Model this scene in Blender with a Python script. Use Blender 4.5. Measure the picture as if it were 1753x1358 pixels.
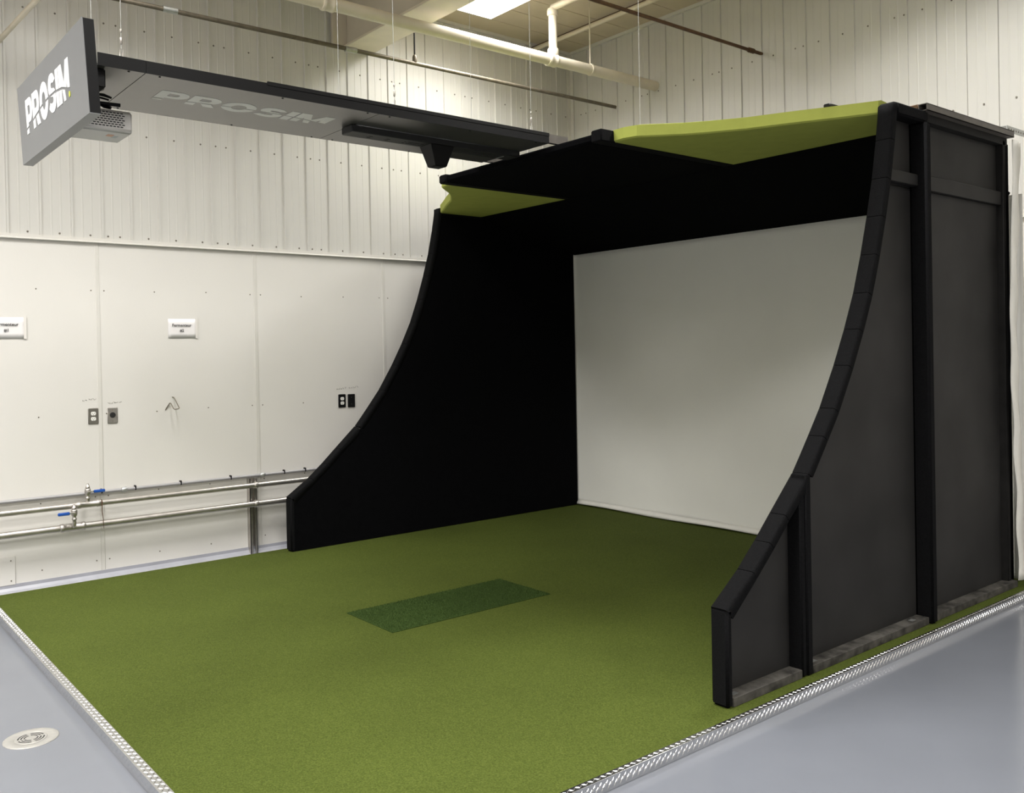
import bpy, bmesh, math, random
from mathutils import Vector, Matrix
random.seed(7)
for o in list(bpy.data.objects): bpy.data.objects.remove(o, do_unlink=True)
scn = bpy.context.scene
COL = scn.collection
PI = math.pi

# ------------------------------------------------------------------ camera
IMW, IMH = 1753.0, 1358.0
F_PX, PPX, PPY = 1550.84, 881.46, 612.41
CAM = Vector((2.4489, -3.1595, 1.5683)); YAW, PITCH, ROLL = 0.8840, -0.0075, -0.0185
fwd = Vector((-math.sin(YAW)*math.cos(PITCH), math.cos(YAW)*math.cos(PITCH), math.sin(PITCH)))
rgt0 = Vector((math.cos(YAW), math.sin(YAW), 0)); up0 = rgt0.cross(fwd)
rgt = rgt0*math.cos(ROLL) + up0*math.sin(ROLL); upv = up0*math.cos(ROLL) - rgt0*math.sin(ROLL)
cd = bpy.data.cameras.new('camera'); cam = bpy.data.objects.new('camera', cd); COL.objects.link(cam)
M = Matrix((rgt, upv, -fwd)).transposed().to_4x4(); M.translation = CAM
cam.matrix_world = M
cd.sensor_fit = 'HORIZONTAL'; cd.sensor_width = 36.0; cd.lens = 36.0*F_PX/IMW
cd.shift_x = -(PPX-IMW/2)/IMW; cd.shift_y = -(IMH/2-PPY)/IMW
cd.clip_start = 0.05; cd.clip_end = 60
scn.camera = cam

# ------------------------------------------------------------------ world, exposure, lamps
w = bpy.data.worlds.new('world'); scn.world = w; w.use_nodes = True
w.node_tree.nodes['Background'].inputs[0].default_value = (0.9, 0.95, 1, 1)
w.node_tree.nodes['Background'].inputs[1].default_value = 0.05
scn.view_settings.view_transform = 'Standard'; scn.view_settings.look = 'None'
scn.view_settings.exposure = 0.0; scn.view_settings.gamma = 1.0
scn.view_settings.use_curve_mapping = False
LAMP_Z = 4.62
LAMP_W = 77.0
LAMP_SPREAD = math.radians(142)
LAMP_COL = (1.0, 0.987, 0.97)
# centre x, centre y of each ceiling fixture (1.2 m along X, 0.6 m along Y)
LAMPS = [(-3.50, 1.70), (-2.6, -1.35), (-2.6, -3.9), (-2.6, -6.3), (-0.3, 1.85), (0.3, -1.35), (0.3, -3.9), (0.3, -6.3), (4.1, 1.70), (4.1, -1.35), (4.1, -3.9), (4.1, -6.3)]  # row with the lowest y is added to brighten the sign face and screen
def lamp_light(x, y, parent):
    ld = bpy.data.lights.new('lamp_light', 'AREA'); ld.shape = 'RECTANGLE'; ld.size = 1.16; ld.size_y = 0.56
    ld.energy = LAMP_W*(0.72 if x < -3 else 1.3 if y < -3 else 1.0); ld.color = LAMP_COL; ld.spread = LAMP_SPREAD
    lo = bpy.data.objects.new('lamp_light', ld); COL.objects.link(lo); lo.parent = parent
    lo.location = (0, 0, -0.012)

# ------------------------------------------------------------------ helpers
def srgb(r, g, b):
    f = lambda c: (c/255)/12.92 if c/255 <= 0.04045 else (((c/255)+0.055)/1.055)**2.4
    return (f(r), f(g), f(b))
MATS = {}
def mat(name, col, rough=0.6, metal=0.0, var=0.0, scale=8.0, bump=0.0, bscale=60.0, spec=0.5, emit=0.0, col2=None, detail=4.0, sheen=0.0):
    m = bpy.data.materials.new(name); m.use_nodes = True; nt = m.node_tree; b = nt.nodes['Principled BSDF']
    b.inputs['Base Color'].default_value = (*col, 1); b.inputs['Roughness'].default_value = rough
    b.inputs['Metallic'].default_value = metal; b.inputs['Specular IOR Level'].default_value = spec
    if sheen: b.inputs['Sheen Weight'].default_value = sheen
    tc = nt.nodes.new('ShaderNodeTexCoord')
    if var or col2:
        n = nt.nodes.new('ShaderNodeTexNoise'); n.inputs['Scale'].default_value = scale; n.inputs['Detail'].default_value = detail
        nt.links.new(tc.outputs['Object'], n.inputs['Vector'])
        r = nt.nodes.new('ShaderNodeValToRGB'); r.color_ramp.elements[0].position = 0.3; r.color_ramp.elements[1].position = 0.7
        c2 = col2 or tuple(min(1, c*(1+var)) for c in col); c1 = col if col2 else tuple(c*(1-var) for c in col)
        r.color_ramp.elements[0].color = (*c1, 1); r.color_ramp.elements[1].color = (*c2, 1)
        nt.links.new(n.outputs['Fac'], r.inputs['Fac']); nt.links.new(r.outputs['Color'], b.inputs['Base Color'])
    if bump:
        n2 = nt.nodes.new('ShaderNodeTexNoise'); n2.inputs['Scale'].default_value = bscale; n2.inputs['Detail'].default_value = 3
        nt.links.new(tc.outputs['Object'], n2.inputs['Vector'])
        bp = nt.nodes.new('ShaderNodeBump'); bp.inputs['Strength'].default_value = bump; bp.inputs['Distance'].default_value = 0.01
        nt.links.new(n2.outputs['Fac'], bp.inputs['Height']); nt.links.new(bp.outputs['Normal'], b.inputs['Normal'])
    if emit:
        b.inputs['Emission Color'].default_value = (*col, 1); b.inputs['Emission Strength'].default_value = emit
    MATS[name] = m; return m

class MB:
    """collects shapes into one mesh"""
    def __init__(s): s.v = []; s.f = []; s.sm = []
    def add(s, vs, fs, smooth=False):
        k = len(s.v); s.v += [tuple(p) for p in vs]; s.f += [tuple(i+k for i in f) for f in fs]; s.sm += [smooth]*len(fs); return s
    def box(s, x0, x1, y0, y1, z0, z1):
        v = [(x, y, z) for x in (x0, x1) for y in (y0, y1) for z in (z0, z1)]
        return s.add(v, [(0,1,3,2), (4,6,7,5), (0,4,5,1), (2,3,7,6), (0,2,6,4), (1,5,7,3)])
    def prism(s, poly, ax, a, b, smooth=False):
        """poly in the two remaining axes (in xyz order), extruded along ax from a to b"""
        n = len(poly)
        def P(q, t):
            return {'x': (t, q[0], q[1]), 'y': (q[0], t, q[1]), 'z': (q[0], q[1], t)}[ax]
        v = [P(q, a) for q in poly] + [P(q, b) for q in poly]
        f = [tuple(range(n))[::-1], tuple(range(n, 2*n))] + [(i, (i+1) % n, n+(i+1) % n, n+i) for i in range(n)]
        return s.add(v, f, smooth)
    def tube(s, pts, r, n=12, cap=True):
        pts = [Vector(p) for p in pts]; rs = r if isinstance(r, (list, tuple)) else [r]*len(pts)
        rings = []; prev = None
        for i, p in enumerate(pts):
            t = (pts[min(i+1, len(pts)-1)]-pts[max(i-1, 0)])
            if t.length < 1e-9: t = prev[2]
            t = t.normalized()
            a = Vector((0, 0, 1)) if abs(t.z) < .9 else Vector((1, 0, 0))
            if prev: 
                a = prev[0]
            u = (a - t*a.dot(t)).normalized(); q = t.cross(u); prev = (u, q, t)
            rings.append([p + (u*math.cos(2*PI*k/n) + q*math.sin(2*PI*k/n))*rs[i] for k in range(n)])
        v = [p for R in rings for p in R]; f = []
        for i in range(len(rings)-1):
            for k in range(n): f.append((i*n+k, i*n+(k+1) % n, (i+1)*n+(k+1) % n, (i+1)*n+k))
        s.add(v, f, True)
        if cap: s.add(rings[0], [tuple(range(n))[::-1]]); s.add(rings[-1], [tuple(range(n))])
        return s
    def lathe(s, prof, c, ax='z', n=24):
        """prof: (radius, height) list about axis ax through c"""
        v = []; c = Vector(c)
        for r, h in prof:
            for k in range(n):
                a, b = r*math.cos(2*PI*k/n), r*math.sin(2*PI*k/n)
                v.append(c + Vector({'z': (a, b, h), 'x': (h, a, b), 'y': (a, h, b)}[ax]))
        f = [(i*n+k, i*n+(k+1) % n, (i+1)*n+(k+1) % n, (i+1)*n+k) for i in range(len(prof)-1) for k in range(n)]
        s.add(v, f, True); s.add(v[:n], [tuple(range(n))[::-1]]); s.add(v[-n:], [tuple(range(n))]); return s
    def mesh(s, name, m, off=(0, 0, 0), bevel=0.0, seg=2, smooth=None):
        me = bpy.data.meshes.new(name); ox, oy, oz = off
        me.from_pydata([(x-ox, y-oy, z-oz) for x, y, z in s.v], [], s.f)
        for p, sm in zip(me.polygons, s.sm): p.use_smooth = sm if smooth is None else smooth
        bm = bmesh.new(); bm.from_mesh(me)
        if bevel:
            bmesh.ops.remove_doubles(bm, verts=bm.verts, dist=1e-6)
            bmesh.ops.recalc_face_normals(bm, faces=bm.faces)
            ed = [e for e in bm.edges if len(e.link_faces) == 2 and e.calc_face_angle(0) > 0.5]
            r = bmesh.ops.bevel(bm, geom=ed, offset=bevel, segments=seg, affect='EDGES', clamp_overlap=True)
            for f in r['faces']: f.smooth = True
        else:
            bmesh.ops.recalc_face_normals(bm, faces=bm.faces)
        bm.to_mesh(me); bm.free()
        me.materials.append(m); return me
    def build(s, name, m, parent=None, bevel=0.0, seg=2, smooth=None, loc=None):
        off = parent_origin(parent) if parent else (loc or (0, 0, 0))
        o = bpy.data.objects.new(name, s.mesh(name, m, off, bevel, seg, smooth)); COL.objects.link(o)
        if parent: o.parent = parent
        elif loc: o.location = loc
        return o
def parent_origin(p):
    v = Vector((0, 0, 0))
    while p: v += p.location; p = p.parent
    return v
def tag(o, label=None, cat=None, group=None, kind=None):
    for k, x in (('label', label), ('category', cat), ('group', group), ('kind', kind)):
        if x: o[k] = x
    return o
def thing(name, label, cat, loc, group=None):
    o = bpy.data.objects.new(name, None); COL.objects.link(o); o.location = loc; o.empty_display_size = 0.1
    return tag(o, label, cat, group)
def struct(name, label=None, cat=None):
    o = bpy.data.objects.new(name, None); COL.objects.link(o); o['kind'] = 'structure'
    return tag(o, label, cat)
def link_copy(name, me, parent, loc, rot=(0, 0, 0)):
    o = bpy.data.objects.new(name, me); COL.objects.link(o); o.parent = parent; o.location = loc; o.rotation_euler = rot; return o
def copy_tree(o, parent=None):
    c = o.copy(); COL.objects.link(c); c.parent = parent
    for ch in o.children: copy_tree(ch, c)
    return c
def text_mesh(name, body, size, m, bold=0.0, align='CENTER'):
    cu = bpy.data.curves.new(name, 'FONT'); cu.body = body; cu.size = size; cu.align_x = align; cu.align_y = 'CENTER'; cu.offset = bold
    cu.resolution_u = 3
    o = bpy.data.objects.new(name, cu); COL.objects.link(o)
    dg = bpy.context.evaluated_depsgraph_get(); me = bpy.data.meshes.new_from_object(o.evaluated_get(dg))
    bpy.data.objects.remove(o, do_unlink=True); me.materials.clear(); me.materials.append(m); me.name = name
    return me

# ------------------------------------------------------------------ materials
m_rib = mat('ribbed_white_metal', srgb(205, 203, 197), 0.34, 0.0, var=0.03, scale=1.5)
m_frp = mat('white_wall_board', srgb(220, 217, 211), 0.42, var=0.025, scale=1.2, bump=0.04, bscale=90)
m_trim = mat('white_trim', srgb(212, 209, 202), 0.45, var=0.02)
m_ceil = mat('cream_ceiling', srgb(208, 194, 170), 0.6, var=0.06, scale=3)
m_cream = mat('cream_paint', srgb(226, 216, 195), 0.42, var=0.05, scale=6)
m_raft = mat('rafter_paint', srgb(205, 196, 178), 0.5, var=0.04, scale=4)
m_cove = mat('grey_epoxy_base', srgb(160, 161, 168), 0.35, var=0.05, scale=7)
m_steel = mat('stainless_steel', srgb(186, 181, 175), 0.36, 0.9, var=0.12, scale=18)
m_galv = mat('galvanised_steel', srgb(188, 190, 188), 0.45, 0.85, var=0.12, scale=40)
m_iron = mat('old_steel_pipe', srgb(112, 104, 90), 0.55, 0.5, var=0.2, scale=20)
m_rust = mat('brown_pipe', srgb(92, 66, 44), 0.6, 0.3, var=0.25, scale=20)
m_alu = mat('bright_aluminium', srgb(212, 212, 212), 0.24, 1.0, var=0.06, scale=25)
m_foam = mat('black_carpet_wrap', srgb(18, 18, 19), 0.95, var=0.25, scale=120, bump=0.5, bscale=260, spec=0.08)
m_sheet = mat('black_painted_board', srgb(40, 39, 38), 0.62, var=0.34, scale=2.2, spec=0.25, detail=8)
m_tube = mat('dark_grey_steel', srgb(98, 93, 87), 0.5, 0.1, var=0.15, scale=15)
m_wood = mat('black_painted_lumber', srgb(28, 27, 26), 0.75, var=0.3, scale=10, spec=0.25)
m_dusty = mat('dusty_lumber', srgb(32, 31, 29), 0.85, col2=srgb(92, 89, 84), scale=14, spec=0.2, detail=8)
m_velvet = mat('black_velvet', (0.0035, 0.0035, 0.004), 1.0, var=0.2, scale=30, spec=0.03)
m_screen = mat('white_screen_cloth', srgb(236, 235, 228), 0.85, var=0.015, scale=2.5, bump=0.06, bscale=3.0, spec=0.2)
m_cloth = mat('white_cloth', srgb(226, 224, 216), 0.8, var=0.03, scale=6, spec=0.2)
m_green = mat('green_fabric', srgb(166, 173, 86), 0.85, var=0.05, scale=10, bump=0.08, bscale=400, spec=0.15)
m_sign = mat('grey_sign_face', srgb(118, 119, 120), 0.4, var=0.02)
m_under = mat('grey_satin_panel', srgb(126, 124, 121), 0.34, 0.75, var=0.02)
m_black = mat('black_metal', srgb(16, 16, 17), 0.5, var=0.1, spec=0.2)
m_bar = mat('charcoal_plastic', srgb(40, 40, 41), 0.5, var=0.08, spec=0.3)
m_blackp = mat('black_plastic', srgb(20, 20, 21), 0.45, var=0.1, spec=0.3)
m_pgrey = mat('light_grey_plastic', srgb(196, 193, 190), 0.45, var=0.02)
m_white = mat('white_letter', srgb(250, 250, 249), 0.5, var=0.01)
m_silver = mat('pale_grey_letter', srgb(226, 224, 221), 0.5, var=0.01)
m_yellow = mat('yellow_green_dot', srgb(210, 215, 80), 0.5, var=0.01)
m_blue = mat('blue_vinyl', srgb(28, 78, 160), 0.4, var=0.08)
m_paper = mat('white_paper', srgb(232, 229, 228), 0.6, var=0.015, scale=20)
m_ink = mat('black_ink', srgb(36, 34, 34), 0.7, var=0.05)
m_pencil = mat('pencil_mark', srgb(120, 116, 108), 0.8, var=0.2, scale=80)
m_ivory = mat('white_socket', srgb(232, 230, 224), 0.4, var=0.01)
m_plate = mat('steel_plate', srgb(150, 146, 138), 0.35, 0.9, var=0.08)
m_dark = mat('dark_hole', (0.01, 0.01, 0.01), 0.8, var=0.1)
m_orange = mat('orange_sticker', srgb(200, 150, 120), 0.5, var=0.02)
m_greyst = mat('grey_sticker', srgb(168, 172, 172), 0.5, var=0.02)
m_screw = mat('screw_head', srgb(120, 114, 104), 0.5, 0.4, var=0.1)
m_lens = mat('lit_diffuser', (1.0, 0.97, 0.9), 0.5, emit=6.0)
m_floor = mat('grey_epoxy_floor', srgb(110, 113, 120), 0.14, var=0.045, scale=1.6, bump=0.02, bscale=5, detail=6, spec=0.4)
m_drain = mat('worn_nickel', srgb(166, 164, 159), 0.4, 0.35, var=0.08, scale=30)
m_outer = mat('white_room_wall', srgb(186, 184, 180), 0.5, var=0.03, scale=2)

def turf_mat(name, a, b, c, sc):
    m = bpy.data.materials.new(name); m.use_nodes = True; nt = m.node_tree; bs = nt.nodes['Principled BSDF']
    bs.inputs['Roughness'].default_value = 0.95; bs.inputs['Specular IOR Level'].default_value = 0.1
    tc = nt.nodes.new('ShaderNodeTexCoord')
    n = nt.nodes.new('ShaderNodeTexNoise'); n.inputs['Scale'].default_value = sc; n.inputs['Detail'].default_value = 6; n.inputs['Roughness'].default_value = 0.75
    n2 = nt.nodes.new('ShaderNodeTexNoise'); n2.inputs['Scale'].default_value = 1.3; n2.inputs['Detail'].default_value = 3
    for q in (n, n2): nt.links.new(tc.outputs['Object'], q.inputs['Vector'])
    r = nt.nodes.new('ShaderNodeValToRGB'); e = r.color_ramp.elements
    e[0].position = 0.3; e[0].color = (*a, 1); e[1].position = 0.72; e[1].color = (*c, 1); x = e.new(0.5); x.color = (*b, 1)
    nt.links.new(n.outputs['Fac'], r.inputs['Fac'])
    mp = nt.nodes.new('ShaderNodeMapRange'); mp.inputs['From Min'].default_value = 0.3; mp.inputs['From Max'].default_value = 0.7
    mp.inputs['To Min'].default_value = 0.92; mp.inputs['To Max'].default_value = 1.08
    nt.links.new(n2.outputs['Fac'], mp.inputs['Value'])
    mx = nt.nodes.new('ShaderNodeMix'); mx.data_type = 'RGBA'; mx.blend_type = 'MULTIPLY'; mx.inputs['Factor'].default_value = 1
    nt.links.new(r.outputs['Color'], mx.inputs['A']); nt.links.new(mp.outputs['Result'], mx.inputs['B'])
    nt.links.new(mx.outputs['Result'], bs.inputs['Base Color'])
    bp = nt.nodes.new('ShaderNodeBump'); bp.inputs['Strength'].default_value = 0.5; bp.inputs['Distance'].default_value = 0.006
    nt.links.new(n.outputs['Fac'], bp.inputs['Height']); nt.links.new(bp.outputs['Normal'], bs.inputs['Normal'])
    return m
m_turf = turf_mat('olive_turf', srgb(47, 57, 20), srgb(68, 78, 29), srgb(94, 102, 48), 170)
m_mat = turf_mat('dark_green_turf', srgb(34, 50, 18), srgb(50, 67, 29), srgb(74, 91, 47), 150)

# ------------------------------------------------------------------ room
XW, YB, ZC, ZF = -4.6725, 3.517, 4.7424, -0.05       # left wall, back wall, ceiling, grey floor
XR, YN = 6.2, -7.2                                    # walls behind the camera
ZT = 2.421                                            # top of smooth boards
fl = tag(MB().box(XW-.1, XR+.1, YN-.1, YB+.1, ZF-.1, ZF).build('floor', m_floor), 'glossy grey epoxy floor around the turf platform', 'floor', kind='structure')
tag(MB().box(XR, XR+.1, YN, YB, ZF, ZC).build('wall_right', m_outer), 'plain white wall on the right', 'wall', kind='structure')
tag(MB().box(XW, XR, YN-.1, YN, ZF, ZC).build('wall_front', m_outer), 'plain white wall behind the viewer', 'wall', kind='structure')

def rib_strip(p, h, m):
    prof = [(0, 0), (.003, .013), (.015, .013), (.019, 0), (p*.36, 0), (p*.375, .0012), (p*.41, .0012), (p*.425, 0),
            (p*.66, 0), (p*.675, .0012), (p*.71, .0012), (p*.725, 0), (p, 0)]
    b = MB(); n = len(prof)
    v = [(u, q, 0) for u, q in prof]+[(u, q, h) for u, q in prof]+[(0, -.02, 0), (p, -.02, 0), (0, -.02, h), (p, -.02, h)]
    f = [(i, i+1, n+i+1, n+i) for i in range(n-1)]+[(2*n, 2*n+2, 2*n+3, 2*n+1)]+[tuple(range(n))+(2*n+1, 2*n)]
    b.add(v, f); return b.mesh('metal_panel', m)

# left wall: smooth boards below, ribbed panels above
wl = struct('wall_left', 'white left wall, smooth boards below and ribbed metal above', 'wall')
MB().box(XW-.12, XW-.02, YN, YB+.1, ZF, ZC).build('wall_core', m_outer, wl)
PL = 0.2075; me = rib_strip(PL, ZC-ZT-.03, m_rib)
y = -1.24; ys_l = []
while y > YN: y -= PL
while y < YB-.05:
    # local u -> +Y (needs n -> +X): rotate +90 about Z maps (u,n)->( -n, u); mirror by using rot and flipped order
    ys_l.append(y); y += PL
# strip built with n=+local y; for the left wall local x -> -Y, local y -> +X  (rotation -90 about Z)
for y in ys_l:
    a, b_ = max(y, YN), min(y+PL, YB)
    link_copy('metal_panel', me, wl, (XW, y+PL, ZT+.03), (0, 0, -PI/2))
def screw_grid(b, pts, ax, r=.007, h=.005):
    for p in pts: b.lathe([(r, 0), (r, h*.5), (r*.5, h)], p, ax, 8)
b = MB()
for y in ys_l:
    for z in (2.475, 3.25, 4.055): screw_grid(b, [(XW+.0, y+.115, z)], 'x')
for k in range(10):
    for z in (2.475, 3.25, 4.055): screw_grid(b, [(XW+.0, -3.7+.83*k, z)], 'x')
tag(b.build('screws', m_screw, wl), kind='stuff')
YJ = [-1.2929+1.22*k for k in range(-5, 5)]
for a, c in zip([YN]+YJ, YJ+[YB]):
    if c-a > .01: MB().box(XW-.02, XW, a+.004, min(c, YB)-.004, 0.0, ZT).build('wall_board', m_frp, wl)
for y in YJ[:-1]:
    MB().box(XW-.01, XW+.004, y-.014, y+.014, 0.0, ZT).build('joint_strip', m_trim, wl, bevel=.0015)
b = MB()
for k, y in enumerate(YJ[:-1]):
    for z in (.08, .55, 1.16, 2.07):
        screw_grid(b, [(XW, y+.045, z), (XW, y+.41, z+random.uniform(-.01, .01)), (XW, y+.81, z+random.uniform(-.01, .01)), (XW, y-.045, z)], 'x', .005, .003)
tag(b.build('board_screws', m_screw, wl), kind='stuff')
b = MB().prism([(XW-.02, ZT), (XW+.024, ZT), (XW+.024, ZT+.006), (XW+.016, ZT+.012), (XW+.016, ZT+.034), (XW-.02, ZT+.034)], 'y', YN, YB)
tag(b.build('trim_1', m_trim), 'white metal ledge trim between boards and ribbed panels on left wall', 'trim', kind='structure')
b = MB().prism([(XW-.02, ZF), (XW+.05, ZF), (XW+.02, ZF+.012), (XW+.006, ZF+.03), (XW+.006, .004), (XW-.02, .004)], 'y', YN, YB)
tag(b.build('baseboard_left', m_cove), 'grey epoxy cove base along the left wall', 'baseboard', kind='structure')

# back wall
wb = struct('wall_back', 'white ribbed metal back wall behind the golf enclosure', 'wall')
MB().box(XW-.1, XR+.1, YB+.02, YB+.12, ZF, ZC).build('wall_core', m_outer, wb)
PB = 0.2165; meb = rib_strip(PB, ZC-ZT-.03, m_rib)
x = -4.62; xs_b = []
while x < XR: xs_b.append(x); x += PB
for x in xs_b: link_copy('metal_panel', meb, wb, (x+PB, YB, ZT+.03), (0, 0, PI))
b = MB()
for i, x in enumerate(xs_b):
    for z in (2.475, 3.255, 4.056): screw_grid(b, [(x+.11, YB-.005, z)] + ([(x+.185, YB-.005, z)] if i % 4 == 0 else []), 'y', .007, .005)
tag(b.build('screws', m_screw, wb), kind='stuff')
for k in range(9):
    a = XW+1.22*k; MB().box(a+.004, min(a+1.22, XR)-.004, YB, YB+.02, 0, ZT).build('wall_board', m_frp, wb)
tag(MB().prism([(YB+.02, ZT), (YB-.024, ZT), (YB-.024, ZT+.006), (YB-.016, ZT+.012), (YB-.016, ZT+.034), (YB+.02, ZT+.034)], 'x', XW, XR).build('trim_2', m_trim), 'white metal ledge trim between boards and ribbed panels on back wall', 'trim', kind='structure')
tag(MB().box(XW+.05, XR, YB-.02, YB+.02, ZF, .004).build('baseboard_back', m_cove), 'grey epoxy cove base along the back wall', 'baseboard', kind='structure')
# corner flashing
tag(MB().prism([(XW, YB), (XW+.06, YB-.004), (XW+.06, YB-.018), (XW+.018, YB-.018), (XW+.018, YB-.06), (XW+.004, YB-.06)], 'z', ZT+.03, ZC).build('trim_3', m_trim), 'white corner flashing where the two ribbed walls meet', 'trim', kind='structure')

# ceiling: long liner planks
ce = struct('ceiling', 'cream plank ceiling high above the room', 'ceiling')
MB().box(XW-.1, XR+.1, YN-.1, YB+.1, ZC+.015, ZC+.1).build('ceiling_deck', m_ceil, ce)
CP = 0.30; b = MB().box(0, CP-.007, 0, YB-YN, 0, .02); mec = b.mesh('ceiling_plank', m_ceil, bevel=.002, seg=1)
x = XW
while x < XR: link_copy('ceiling_plank', mec, ce, (x, YN, ZC)); x += CP
tag(MB().box(XW, XW+.03, YN, YB, ZC-.03, ZC).build('trim_4', m_trim), 'thin white trim along the ceiling edge of the left wall', 'trim', kind='structure')
tag(MB().box(XW+.03, XR, YB-.03, YB, ZC-.03, ZC).build('trim_5', m_trim), 'thin white trim along the ceiling edge of the back wall', 'trim', kind='structure')

# steel rafter
rf = thing('steel_rafter', 'cream steel roof rafter running out from the left wall', 'rafter', (XW, .905, 4.25))
MB().box(XW, XR, .76, 1.05, 4.25, 4.27).build('bottom_flange', m_cream, rf, bevel=.003)
MB().box(XW, XR, .80, .83, 4.27, 4.72).build('web', m_raft, rf)
MB().box(XW, XR, .76, 1.05, 4.72, ZC).build('top_flange', m_raft, rf)
MB().box(XW+.015, XW+.05, .66, .80, 4.27, 4.72).build('end_plate', m_raft, rf, bevel=.003)

# ceiling fixtures
def fixture(x, y, label):
    t = thing('ceiling_light', label, 'light', (x, y, LAMP_Z), 'rectangular ceiling lights')
    MB().box(x-.6, x+.6, y-.3, y+.3, LAMP_Z, LAMP_Z+.06).build('housing', m_pgrey, t, bevel=.006)
    MB().box(x-.59, x+.59, y-.29, y+.29, LAMP_Z-.008, LAMP_Z).build('diffuser', m_lens, t)
    for sx in (-.5, .5): MB().tube([(x+sx, y, LAMP_Z+.06), (x+sx, y, ZC)], .004, 6).build('hanger_rod', m_steel, t)
    lamp_light(x, y, t); return t
LL = ['lit white ceiling light near the corner of the two ribbed walls', 'lit white ceiling light above the left front of the turf', 'lit white ceiling light by the left wall just in front of the turf platform', 'added unseen ceiling light by the left wall, farthest from the back wall',
      'lit white ceiling light above the right end of the enclosure roof', 'lit white ceiling light above the right front of the turf', 'lit white ceiling light in mid room in front of the turf platform', 'added unseen ceiling light in mid room by the wall behind the viewer',
      'lit white ceiling light right of the enclosure near the back wall', 'lit white ceiling light along the right wall level with the turf', 'lit white ceiling light right of the viewer', 'added unseen ceiling light in the corner behind the viewer']
for (x, y), l in zip(LAMPS, LL): fixture(x, y, l)

# ------------------------------------------------------------------ pipes near the ceiling
cp = thing('drain_pipe', 'thick cream-painted pipe running under the ceiling into the back wall', 'pipe', (-3.467, YB, 4.11))
MB().tube([(-3.467, YN, 4.11), (-3.467, YB, 4.11)], .048, 18).build('pipe', m_cream, cp)
for y in (-.0, 2.17): 
    MB().lathe([(.056, -.05), (.06, -.04), (.06, -.025), (.056, -.02), (.056, .02), (.06, .025), (.06, .04), (.056, .05)], (-3.467, y, 4.11), 'y', 18).build('coupling', m_cream, cp)
MB().tube([(-3.467, 2.19, 4.11), (-3.467, 2.19, 4.56)], .036, 14).build('riser', m_cream, cp)
MB().lathe([(.046, 0), (.05, .01), (.05, .05), (.046, .06)], (-3.467, 2.19, 4.15), 'z', 16).build('collar', m_cream, cp)
MB().lathe([(.044, 0), (.048, .01), (.048, .05), (.044, .06)], (-3.467, 2.19, 4.50), 'z', 16).build('collar', m_cream, cp)
MB().tube([(-3.467, 2.19, 4.57), (-2.0, 2.19, 4.57)], .030, 14).build('branch', m_cream, cp)
for y in (2.64, -2.2):
    MB().lathe([(.051, -.012), (.054, -.008), (.054, .008), (.051, .012)], (-3.467, y, 4.11), 'y', 18).build('clamp', m_cream, cp)
    MB().tube([(-3.467, y, 4.16), (-3.467, y, ZC)], .006, 8).build('hanger_rod', m_cream, cp)
c2 = thing('sprinkler_branch', 'cream-painted pipe running close under the ceiling near the corner', 'pipe', (XW, 2.95, 4.66))
MB().tube([(XW, 2.95, 4.66), (2.5, 2.95, 4.66)], .022, 12).build('pipe', m_cream, c2)
MB().tube([(-4.3, 2.95, 4.68), (-4.3, 2.95, ZC)], .008, 8).build('hanger', m_cream, c2)
MB().tube([(XW, 2.985, 4.705), (2.5, 2.985, 4.705)], .006, 8).build('pipe_shadow_line', m_rust, c2)  # thin brown rod drawn in place of the pipe's shadow on the ceiling
gp = thing('grey_conduit', 'thin grey steel pipe hung below the cream pipe', 'pipe', (-3.996, YB, 4.02))
MB().tube([(-3.996, YN, 3.985), (-3.996, YB, 4.022)], .017, 12).build('pipe', m_iron, gp)
for y in (-.95, .48): MB().tube([(-3.996, y-.05, 4.008), (-3.996, y+.05, 4.01)], .023, 12).build('coupling', m_galv, gp)
MB().lathe([(.012, -.03), (.02, -.02), (.02, .02), (.012, .04)], (-3.996, 1.09, 4.045), 'z', 10).build('hanger_clamp', m_iron, gp)
MB().tube([(-3.996, 1.09, 4.06), (-3.996, 1.09, 4.27)], .007, 8).build('hanger_rod', m_black, gp)
bp_ = thing('brown_conduit', 'thin brown pipe running under the ceiling to the back wall', 'pipe', (-2.246, YB, 4.1))
MB().tube([(-2.246, YN, 4.1), (-2.246, YB, 4.1)], .014, 12).build('pipe', m_rust, bp_)
MB().tube([(-2.246, 3.33, 4.1), (-2.246, 3.40, 4.1)], .021, 12).build('coupling', m_rust, bp_)
lp = thing('wall_sprinkler_pipe', 'pale pipe reaching from the left wall above the grey sign', 'pipe', (XW, -1.9, 3.78))
MB().tube([(XW-.0, -1.905, 3.78), (XR, -1.4, 3.78)], .017, 12).build('pipe', m_cream, lp)

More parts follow.
